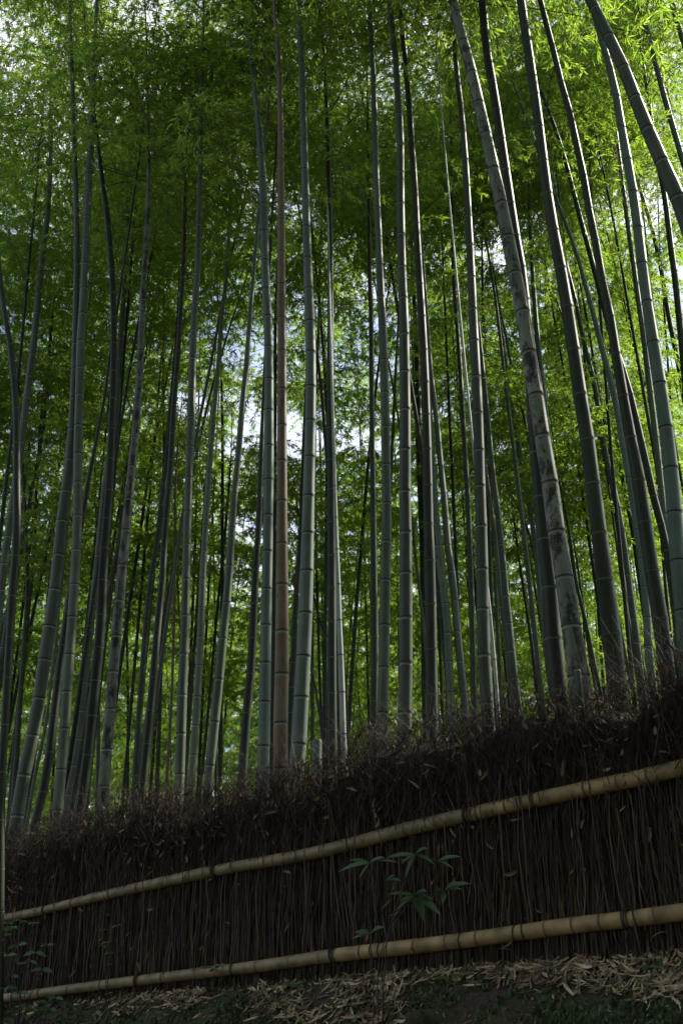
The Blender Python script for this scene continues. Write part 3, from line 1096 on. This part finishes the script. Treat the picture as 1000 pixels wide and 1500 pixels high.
stalk_part('brush_tips', n=9500, zlo=(.72, 1.15), zhi=('t', -.35, .07), tilt=.42, rad=(.0018, .0042), dlo=-.10, dhi=.28, mats_w=.93, seed=5, bend=.09)
stalk_part('brush_bristles', n=5200, zlo=(1.0, 1.3), zhi=('t', -.02, .30), tilt=.55, rad=(.0009, .0018), dlo=-.02, dhi=.28, mats_w=.9, seed=6, bend=.12)
stalk_part('tangled_twigs', n=5200, zlo=(.80, 1.38), zhi=('a', .95, 1.5), tilt=1.9, rad=(.0012, .0030), dlo=-.11, dhi=.10, mats_w=.9, seed=8, bend=.18)
stalk_part('stray_twigs', n=700, zlo=(.1, .8), zhi=('a', .3, .95), tilt=.9, rad=(.0012, .0026), dlo=-.045, dhi=-.01, mats_w=.75, seed=9, bend=.12)
# stalks that stand out singly in front of the packed ones
tv = []
for k in range(4):
    m_ = MB()
    r_ = random.Random(40 + k)
    L = .95
    m_.tube([(r_.gauss(0, .012) * (i > 0), r_.gauss(0, .006) * (i > 0), L * i / 5) for i in range(6)], [.0062 * (1 - .1 * i) for i in range(6)], 5)
    tv.append(m_.mesh('stalk', [M['stalk_pale'] if k % 2 else M['stalk']]))
for i in range(220):
    s = rnd.uniform(-4.2, 2.4)
    o = link('stalk', tv[i % 4], fence)
    o.location = fp(s, -.012 - .02 * rnd.random(), -.02 + .15 * rnd.random())
    o.rotation_euler = (rnd.gauss(0, .02), rnd.gauss(0, .06), rnd.uniform(0, 6))
    o.scale = (1, 1, rnd.uniform(.75, 1.15))

# rails: cut bamboo poles tied end over end
UP = [(-260, 1378), (-120, 1361), (10, 1345), (68, 1333), (130, 1317), (204, 1300), (316, 1275), (451, 1252), (524, 1234), (595, 1215), (670, 1197), (779, 1173), (857, 1156), (949, 1137), (1000, 1124), (1120, 1096), (1300, 1052)]
LO = [(-260, 1486), (-120, 1473), (17, 1461), (102, 1449), (204, 1436), (289, 1426), (378, 1416), (483, 1400), (609, 1386), (670, 1379), (762, 1366), (840, 1355), (925, 1346), (1000, 1336), (1120, 1318), (1300, 1293)]


def on_front(u, v, off):
    """point on the fence's front face (offset off metres towards the path) seen at (u, v)"""
    den = F * CT - (750 - v) * ST
    a = (u - 500) / den
    D = (7.0 - off * 1.28) / (1 + .8 * a)
    return Vector((D * a, D, CAM_Z + D * (F * ST + (750 - v) * CT) / den))


def interp(tab, u):
    for (a, va), (b, vb) in zip(tab, tab[1:]):
        if a <= u <= b:
            return va + (vb - va) * (u - a) / (b - a)
    return tab[-1][1] if u > 0 else tab[0][1]


def rail(tab, u0, u1, r0, r1, m, nodes_px):
    us = list(np.arange(u0, u1, 18)) + [u1]
    marks = []
    for n_ in nodes_px:
        if u0 < n_ < u1:
            marks += [n_ - 2.2, n_ - .9, n_ + .3, n_ + 2.2]
            us = [x for x in us if abs(x - n_) > 5]
    al = sorted([(x, 1) for x in us] + [(x, 1) for x in marks])
    P, Q = [], []
    for x, _ in al:
        rr = r0 + (r1 - r0) * (x - u0) / (u1 - u0)
        f = 1.0
        for n_ in nodes_px:
            if abs(x - n_) < 1.5:
                f = 1.07
        vs_ = sum(interp(tab, x + q) for q in (-24, -12, 0, 12, 24)) / 5
        P.append(on_front(x, vs_, .035) - FB)
        Q.append(rr * f)
    mb_ = MB()
    mis = []
    for (x, _) in al:
        mis.append(1 if any(abs(x + .5 - n_) < 1.3 for n_ in nodes_px) else 0)
    mb_.tube(P, Q, 18, mis=mis)
    return mb_.build('bamboo_rail', [m, M['dead_leaf']], fence)


UN = [-200, -90, 36, 108, 163, 204, 240, 280, 344, 404, 451, 507, 524, 595, 640, 700, 742, 857, 905, 949, 1060, 1150, 1230]
LN = [-200, -90, 60, 102, 150, 240, 289, 330, 378, 426, 470, 530, 609, 655, 700, 800, 840, 880, 960, 1040, 1120, 1200]
rail(UP, -255, 318, .030, .043, M['rail_old'], UN)
rail(UP, 314, 688, .040, .046, M['rail_old'], UN)
rail(UP, 684, 1295, .044, .047, M['rail'], UN)
rail(LO, -255, 206, .033, .037, M['rail_old'], LN)
rail(LO, 203, 492, .036, .041, M['rail_old'], LN)
rail(LO, 488, 1295, .043, .044, M['rail'], LN)


def tie(tab, u, r_, turns, seed, ends=True):
    g = random.Random(seed)
    v = interp(tab, u)
    c = on_front(u, v, .035) - FB
    c2 = on_front(u + 6, interp(tab, u + 6), .035) - FB
    ax = (c2 - c).normalized()
    n = ax.orthogonal().normalized()
    b = ax.cross(n)
    mb_ = MB()
    for t in range(turns):
        off = ax * (.012 * (t - (turns - 1) / 2) + g.uniform(-.003, .003))
        sk = g.uniform(-.012, .012)
        pts = []
        for k in range(19):
            an = 2 * math.pi * k / 18
            pts.append(c + off + ax * sk * math.cos(an) + (n * math.cos(an) + b * math.sin(an)) * (r_ + .004))
        mb_.tube(pts, .0032, 5, cap=False)
    if ends:
        for q in range(3):
            st = c + Vector((g.uniform(-.01, .01), -.02, r_ * .9))
            e = st + Vector((g.uniform(-.05, .05), -.015, g.uniform(.02, .06)))
            mb_.tube([st - Vector((0, 0, .02)), (st + e) / 2 + Vector((0, -.01, .012)), e], .0035, 4)
            st = c + Vector((g.uniform(-.01, .01), -.03, -r_ * .8))
            e = st + Vector((g.uniform(-.03, .03), .01, -g.uniform(.03, .08)))
            mb_.tube([st, e], .0035, 4)
    return mb_.build('rope_tie', [M['rope']], fence)


for i, (u, r_, t, e) in enumerate([(-130, .04, 2, 1), (68, .036, 3, 1), (316, .044, 4, 1), (513, .046, 1, 0), (687, .048, 4, 1), (766, .047, 1, 0), (783, .047, 2, 0), (1080, .05, 3, 1), (1240, .05, 3, 1)]):
    tie(UP, u, r_, t, 60 + i, e)
for i, (u, r_, t, e) in enumerate([(-100, .036, 2, 1), (22, .036, 2, 1), (204, .04, 3, 1), (343, .042, 2, 0), (490, .046, 4, 1), (547, .045, 1, 0), (560, .045, 1, 0), (678, .045, 1, 0), (757, .045, 1, 0), (768, .045, 1, 0), (918, .046, 3, 1), (931, .046, 1, 0), (1110, .046, 3, 1)]):
    tie(LO, u, r_, t, 90 + i, e)


# ------------------------------------------------------------ dead leaves, litter
def strips(name, spots, normals, mats, seed, Lr, Wr, curl=.5):
    g = np.random.default_rng(seed)
    V, Fc, mi = [], [], []
    b = 0
    for p, n in zip(spots, normals):
        n = np.asarray(n, float)
        n /= np.linalg.norm(n)
        t = g.normal(0, 1, 3)
        t -= n * t.dot(n)
        t /= np.linalg.norm(t)
        s_ = np.cross(n, t)
        L, W = g.uniform(*Lr), g.uniform(*Wr)
        c = g.uniform(-curl, curl)
        bend = g.uniform(-.5, .5)
        lift = g.uniform(-.15, .5)
        k = 5
        for i in range(k):
            q = i / (k - 1)
            cen = np.asarray(p) + t * L * (q - .5) + s_ * L * bend * (q - .5) ** 2 + n * (L * lift * (q - .5) ** 2 + L * .15 * lift * q + .004)
            w = W * .5 * math.sin(math.pi * min(.97, .12 + q * .82)) ** .7
            r1 = s_ * math.cos(c * q * 3) + n * math.sin(c * q * 3)
            V += [cen + r1 * w + n * W * .25, cen, cen - r1 * w + n * W * .25]
        m_ = int(g.integers(0, len(mats)))
        for i in range(k - 1):
            a = b + i * 3
            Fc += [a, a + 1, a + 4, a + 3, a + 1, a + 2, a + 5, a + 4]
            mi += [m_, m_]
        b += k * 3
    return raw_mesh(bpy.data.meshes.new(name), np.array(V), np.array(Fc, np.int32), np.full(len(Fc) // 4, 4, np.int32), mats, np.array(mi, np.int32), False)


def gnormal(x, y):
    e = .04
    return (-(ground_z(x + e, y) - ground_z(x - e, y)) / (2 * e), -(ground_z(x, y + e) - ground_z(x, y - e)) / (2 * e), 1)


M['litter_grey'] = plain('grey brown dry litter', (.08, .058, .038), (.22, .17, .115), 5, .85)
sp, nr = [], []
for i in range(9000):
    s = rnd.uniform(-5, 3)
    d = -abs(rnd.gauss(0, .30)) - .01
    p = F0 + FDIR * s + FN * d
    pn = math.sin(s * 3.1 + 1) + math.sin(s * 7.3 + d * 9) + math.sin(d * 14 + s * 2)
    if pn * .5 + (.20 + d) * 3.2 + rnd.gauss(0, .25) < 0:
        continue
    if s < -.6 and rnd.random() < min(.8, (-s - .3) * .4):
        continue
    sp.append((p.x, p.y, ground_z(p.x, p.y) + .004 + .012 * rnd.random()))
    nr.append(gnormal(p.x, p.y))
tag(link('fallen_bamboo_leaves', strips('fallen_bamboo_leaves', sp, nr, [M['litter'], M['litter'], M['litter_grey'], M['dead_leaf']], 21, (.025, .15), (.005, .021), .7)),
    'pale dry fallen bamboo leaves and sheath strips along the foot of the fence', 'leaf litter', kind='stuff')
sp, nr = [], []
for i in range(7000):
    s = rnd.uniform(-5, 3)
    p = F0 + FDIR * s + FN * -(rnd.uniform(.0, 1.2))
    sp.append((p.x, p.y, ground_z(p.x, p.y) + .003))
    n_ = gnormal(p.x, p.y)
    nr.append((n_[0] + rnd.gauss(0, .3), n_[1] + rnd.gauss(0, .3), 1))
tag(link('leaf_debris', strips('leaf_debris', sp, nr, [M['dead_leaf'], M['litter_grey'], M['dead_leaf'], M['soil']], 31, (.010, .055), (.003, .014), .8)),
    'small dark rotting leaf scraps scattered over the mossy bank', 'debris', kind='stuff')

sp, nr = [], []
for i in range(1500):
    s = rnd.uniform(-7, 4)
    z = top_h(s) - abs(rnd.gauss(0, .25)) + .03 if rnd.random() < .8 else rnd.uniform(.05, 1.2)
    z = max(.03, z)
    d = -.075 - .05 * rnd.random() if z < top_h(s) - .12 else rnd.uniform(-.08, .25)
    if z < .85:
        d = -.03 - .03 * rnd.random()
    sp.append(tuple(fp(s, d, z) + FB))
    nr.append((-FN.x + rnd.gauss(0, .5), -FN.y + rnd.gauss(0, .5), rnd.gauss(.3, .5)))
tag(link('caught_dead_leaves', strips('caught_dead_leaves', sp, nr, [M['dead_leaf'], M['dead_leaf'], M['dead_leaf'], M['litter_grey']], 22, (.025, .10), (.006, .024), .7)),
    'curled dead brown leaves caught among the brush tips of the fence', 'dead leaves', kind='stuff')


# ------------------------------------------------------------ green plants before the fence
def broad_leaf(mb_, base, dirv, L, W, droop=.25, mi=0):
    d = Vector(dirv).normalized()
    s_ = d.cross(Vector((0, -.85, .6)))
    if s_.length < .1:
        s_ = Vector((1, 0, 0))
    s_.normalize()
    n = s_.cross(d)
    V = []
    k = 7
    for i in range(k):
        q = i / (k - 1)
        c = base + d * L * q - Vector((0, 0, 1)) * droop * L * q * q
        w = W * .5 * (math.sin(math.pi * (q * .96 + .02)) ** .8) * (1.15 - .35 * q)
        V += [c + s_ * w + n * w * .35, c, c - s_ * w + n * w * .35]
    Fc = []
    for i in range(k - 1):
        a = i * 3
        Fc += [(a, a + 1, a + 4, a + 3), (a + 1, a + 2, a + 5, a + 4)]
    mb_.add([tuple(v) for v in V], Fc, mi)


def front(u, v, off=.25):
    return on_front(u, v, off)


def leaf_obj(root, base, dirv, L, W, droop, loc, m='shrub_leaf'):
    mb_ = MB()
    broad_leaf(mb_, base - loc, dirv, L, W, droop)
    mb_.build('leaf', [M[m]], root)


# shrub with whorls of pointed leaves in the middle
sb = front(552, 1500, .30)
sb.z = ground_z(sb.x, sb.y)
shrub = empty('shrub', sb, 'slender stemmed shrub with whorls of pointed green leaves before the middle of the fence', 'shrub')
stems = [[(546, 1540), (547, 1470), (545, 1400), (540, 1372), (538, 1320), (541, 1272)],
         [(556, 1540), (553, 1460), (556, 1400), (580, 1340), (607, 1306)],
         [(560, 1540), (560, 1450), (562, 1390), (600, 1320), (650, 1310)],
         [(559, 1530), (566, 1380), (590, 1300), (606, 1255)]]
mb = MB()
for k, st in enumerate(stems):
    ps = [front(u, v, .28 + .03 * k) - sb for u, v in st]
    ps[0].z = min(ps[0].z, ground_z(ps[0].x + sb.x, ps[0].y + sb.y) - sb.z)
    path, rr = smooth_path(ps, [.0042 * (1 - .12 * i) for i in range(len(ps))])
    mb.tube(path, rr, 6)
mb.build('stem', [M['bark']], shrub)
whorls = [((541, 1264), [(498, 1274, 12), (512, 1258, 8), (563, 1254, 9), (582, 1260, 6), (528, 1282, 6)]),
          ((566, 1290), [(585, 1288, 9), (578, 1280, 5)]),
          ((607, 1252), [(568, 1254, 11), (626, 1240, 10), (633, 1262, 8), (595, 1278, 8), (590, 1262, 6)]),
          ((640, 1262), [(674, 1252, 9), (662, 1270, 6), (632, 1258, 7)]),
          ((607, 1312), [(570, 1307, 9), (624, 1303, 13), (632, 1315, 10), (618, 1341, 17), (640, 1334, 17), (588, 1318, 8), (582, 1330, 7)]),
          ((650, 1306), [(687, 1290, 12), (676, 1300, 8), (638, 1302, 8), (648, 1320, 11), (668, 1288, 8)]),
          ((542, 1368), [(520, 1364, 13), (517, 1373, 8), (562, 1355, 11), (556, 1362, 6)])]
for i, (c, ls) in enumerate(whorls):
    cb = front(c[0], c[1], .30)
    for (u, v, w) in ls:
        tp = front(u, v, .30 + rnd.uniform(.02, .10))
        dv = tp - cb
        L = dv.length * 1.06
        leaf_obj(shrub, cb, dv + Vector((0, 0, .15 * L)), L, w * .0031, .22, sb)


def leafy_plant(label, name, foot, leaves, m, seed, off=.3, Ls=(.07, .12), stemr=.004, grp=None):
    g = random.Random(seed)
    b = front(*foot, off)
    b.z = ground_z(b.x, b.y)
    root = empty(name, b, label, 'shrub' if name == 'shrub' else 'plant', grp)
    mb_ = MB()
    for (u, v) in leaves:
        p = front(u, v, off + g.uniform(-.06, .1)) - b
        midp = Vector((p.x * .5 + g.gauss(0, .02), p.y * .5, p.z * .6))
        mb_.tube([Vector((g.gauss(0, .01), g.gauss(0, .01), 0)), midp, p], [stemr, stemr * .7, stemr * .4], 5)
        a0 = g.uniform(0, 6.28)
        for q in range(g.randint(3, 5)):
            an = a0 + q * 1.5
            L = g.uniform(*Ls)
            dv = Vector((math.cos(an), math.sin(an) * .8, g.uniform(-.1, .45)))
            leaf_obj(root, p + b, dv, L, L * g.uniform(.32, .45), .25, b, m)
    mb_.build('stem', [M['bark']], root)
    return root


leafy_plant('low leafy shrub with dark oval leaves at the lower left end of the fence', 'shrub', (30, 1490),
            [(12, 1400), (28, 1385), (45, 1408), (18, 1430), (52, 1395), (70, 1385), (8, 1448), (30, 1455), (5, 1370), (62, 1420), (42, 1474), (20, 1360)], 'shrub_leaf', 5, .35, (.06, .10))
leafy_plant('small dark leaved plant at the fence foot below the left end of the lower rail', 'plant', (58, 1495),
            [(50, 1480), (62, 1468), (74, 1478), (40, 1490), (82, 1462), (60, 1490)], 'shrub_leaf', 6, .42, (.05, .09))
leafy_plant('tiny bright leaved climber on the fence between the rails at the left', 'plant', (158, 1452),
            [(152, 1362), (157, 1380), (160, 1396), (152, 1386), (172, 1356), (158, 1412)], 'sasa_leaf', 7, .10, (.035, .05), .002)
leafy_plant('sprig of small leaves hanging over the lower rail left of the rope tie', 'plant', (150, 1470),
            [(134, 1450), (160, 1455), (170, 1446), (140, 1470)], 'shrub_leaf', 8, .16, (.03, .05), .002)
leafy_plant('low green sprout in the litter below the middle of the lower rail', 'plant', (430, 1452),
            [(425, 1442), (436, 1446), (445, 1440)], 'sasa_leaf', 9, .12, (.04, .07), .002)
leafy_plant('green sprout in the litter below the right half of the lower rail', 'plant', (655, 1440),
            [(648, 1432), (660, 1436), (670, 1430)], 'sasa_leaf', 10, .12, (.035, .06), .002)
leafy_plant('fine green sprout at the fence foot near the right side', 'plant', (962, 1430),
            [(950, 1416), (962, 1412), (974, 1408), (958, 1426)], 'sasa_leaf', 12, .1, (.04, .07), .002)
leafy_plant('green creeper sprig lying on the lower rail left of the middle', 'plant', (300, 1445),
            [(285, 1420), (300, 1418), (314, 1422), (322, 1415)], 'sasa_leaf', 13, .12, (.035, .06), .002)
leafy_plant('green leafy sprig hooked over the upper rail at the far left', 'plant', (20, 1450),
            [(12, 1352), (24, 1349), (36, 1350), (50, 1352)], 'shrub_leaf', 14, .14, (.04, .06), .002)


# ------------------------------------------------------------ cut stumps in the brush, mossy stones
def stump(u, v, w, D, label, m):
    top = back(u, v, D)
    r_ = .5 * w * depth(v, D) / F
    b = Vector((top.x, top.y, ground_z(top.x, top.y)))
    root = empty('bamboo_stump', b, label, 'stump', 'cut bamboo stumps')
    h = top.z - b.z
    mb_ = MB()
    zs = [-.1, h * .45 - .01, h * .45, h * .45 + .012, h - .22, h - .21, h - .20, h - .01, h]
    rs = [1.04, 1, 1.05, 1, .99, 1.05, .99, .98, .94]
    mi = [0, 1, 0, 0, 1, 0, 0, 0, 0]
    mb_.tube([(0, 0, z) for z in zs], [r_ * q for q in rs], 16, mis=mi)
    mb_.build('culm', [M[m], M['ring_dark']], root)
    mb_ = MB()
    mb_.tube([(0, 0, h - .002), (0, 0, h + .006)], [r_ * .97, r_ * .9], 16)
    mb_.build('cut_end', [M['rail']], root)


stump(845, 983, 10, 5.95, 'small cut bamboo stump standing at the foot of the big mottled culm', 'l')
stump(464, 1085, 15, 8.4, 'cut bamboo stump beside the wide blue green culm, just above the brush', 'l')

MS = ground_material()
MS.name = 'mossy stone'


def stone(u, off, sx, sz, seed, label):
    g = np.random.default_rng(seed)
    p = on_front(u, 1450, off)
    p.z = ground_z(p.x, p.y) - sz * .25
    import bmesh
    bm = bmesh.new()
    bmesh.ops.create_icosphere(bm, subdivisions=5, radius=1)
    ph = g.uniform(0, 6, 6)
    for v in bm.verts:
        c = v.co
        k = 1 + .16 * math.sin(c.x * 2.7 + ph[0]) + .13 * math.sin(c.y * 3.1 + ph[1] + c.z) + .07 * math.sin(c.z * 5 + ph[2] + c.x * 3) + .03 * math.sin(c.x * 11 + ph[3]) + .03 * math.sin(c.y * 13 + ph[4])
        k += .16 * mnoise.noise(c * 2.2 + Vector((seed, 0, 0))) + .09 * mnoise.noise(c * 5) + .05 * mnoise.noise(c * 12)
        v.co = Vector((c.x * sx * k, c.y * sx * .75 * k, c.z * sz * k))
    me = bpy.data.meshes.new('stone')
    bm.to_mesh(me)
    bm.free()
    for q in me.polygons:
        q.use_smooth = True
    me.materials.append(MS)
    o = link('mossy_stone', me)
    o.location = p
    tag(o, label, 'stone', 'mossy stones on the bank')


stone(455, .46, .11, .08, 1, 'rounded dark mossy stone on the bank left of the shrub stems')
stone(610, .40, .09, .09, 2, 'dark mossy stone in pale litter right of the shrub stems')
stone(815, .46, .17, .08, 3, 'broad low mossy stone on the bank below the right half of the lower rail')
stone(700, .52, .10, .06, 4, 'small flat mossy stone between the pale litter patches')


# tufts of moss and fine green growth on the bank
def moss():
    g = np.random.default_rng(77)
    V, Fc = [], []
    b = 0
    for i in range(42000):
        s_ = g.uniform(-5, 3.2)
        d = -abs(g.uniform(.02, 1.1))
        p = F0 + FDIR * float(s_) + FN * float(d)
        if mnoise.noise(Vector((p.x, p.y, 0)) * 2.6) + mnoise.noise(Vector((p.x, p.y, 3)) * 8) * .5 < -.02:
            continue
        z = ground_z(p.x, p.y)
        an = g.uniform(0, 6.28)
        h = g.uniform(.010, .032)
        w = h * g.uniform(.3, .7)
        lx, ly = g.normal(0, .5, 2) * h
        V += [(p.x - math.cos(an) * w, p.y - math.sin(an) * w, z - .002), (p.x + math.cos(an) * w, p.y + math.sin(an) * w, z - .002), (p.x + lx, p.y + ly, z + h)]
        Fc += [b, b + 1, b + 2]
        b += 3
    me = raw_mesh(bpy.data.meshes.new('moss_tufts'), np.array(V), np.array(Fc, np.int32), np.full(len(Fc) // 3, 3, np.int32), [M['moss']], None, False)
    tag(link('moss_tufts', me), 'short dark green moss growing on the bank before the fence', 'moss', kind='stuff')


M['moss'] = plain('moss', (.015, .035, .010), (.05, .085, .022), 9)
moss()
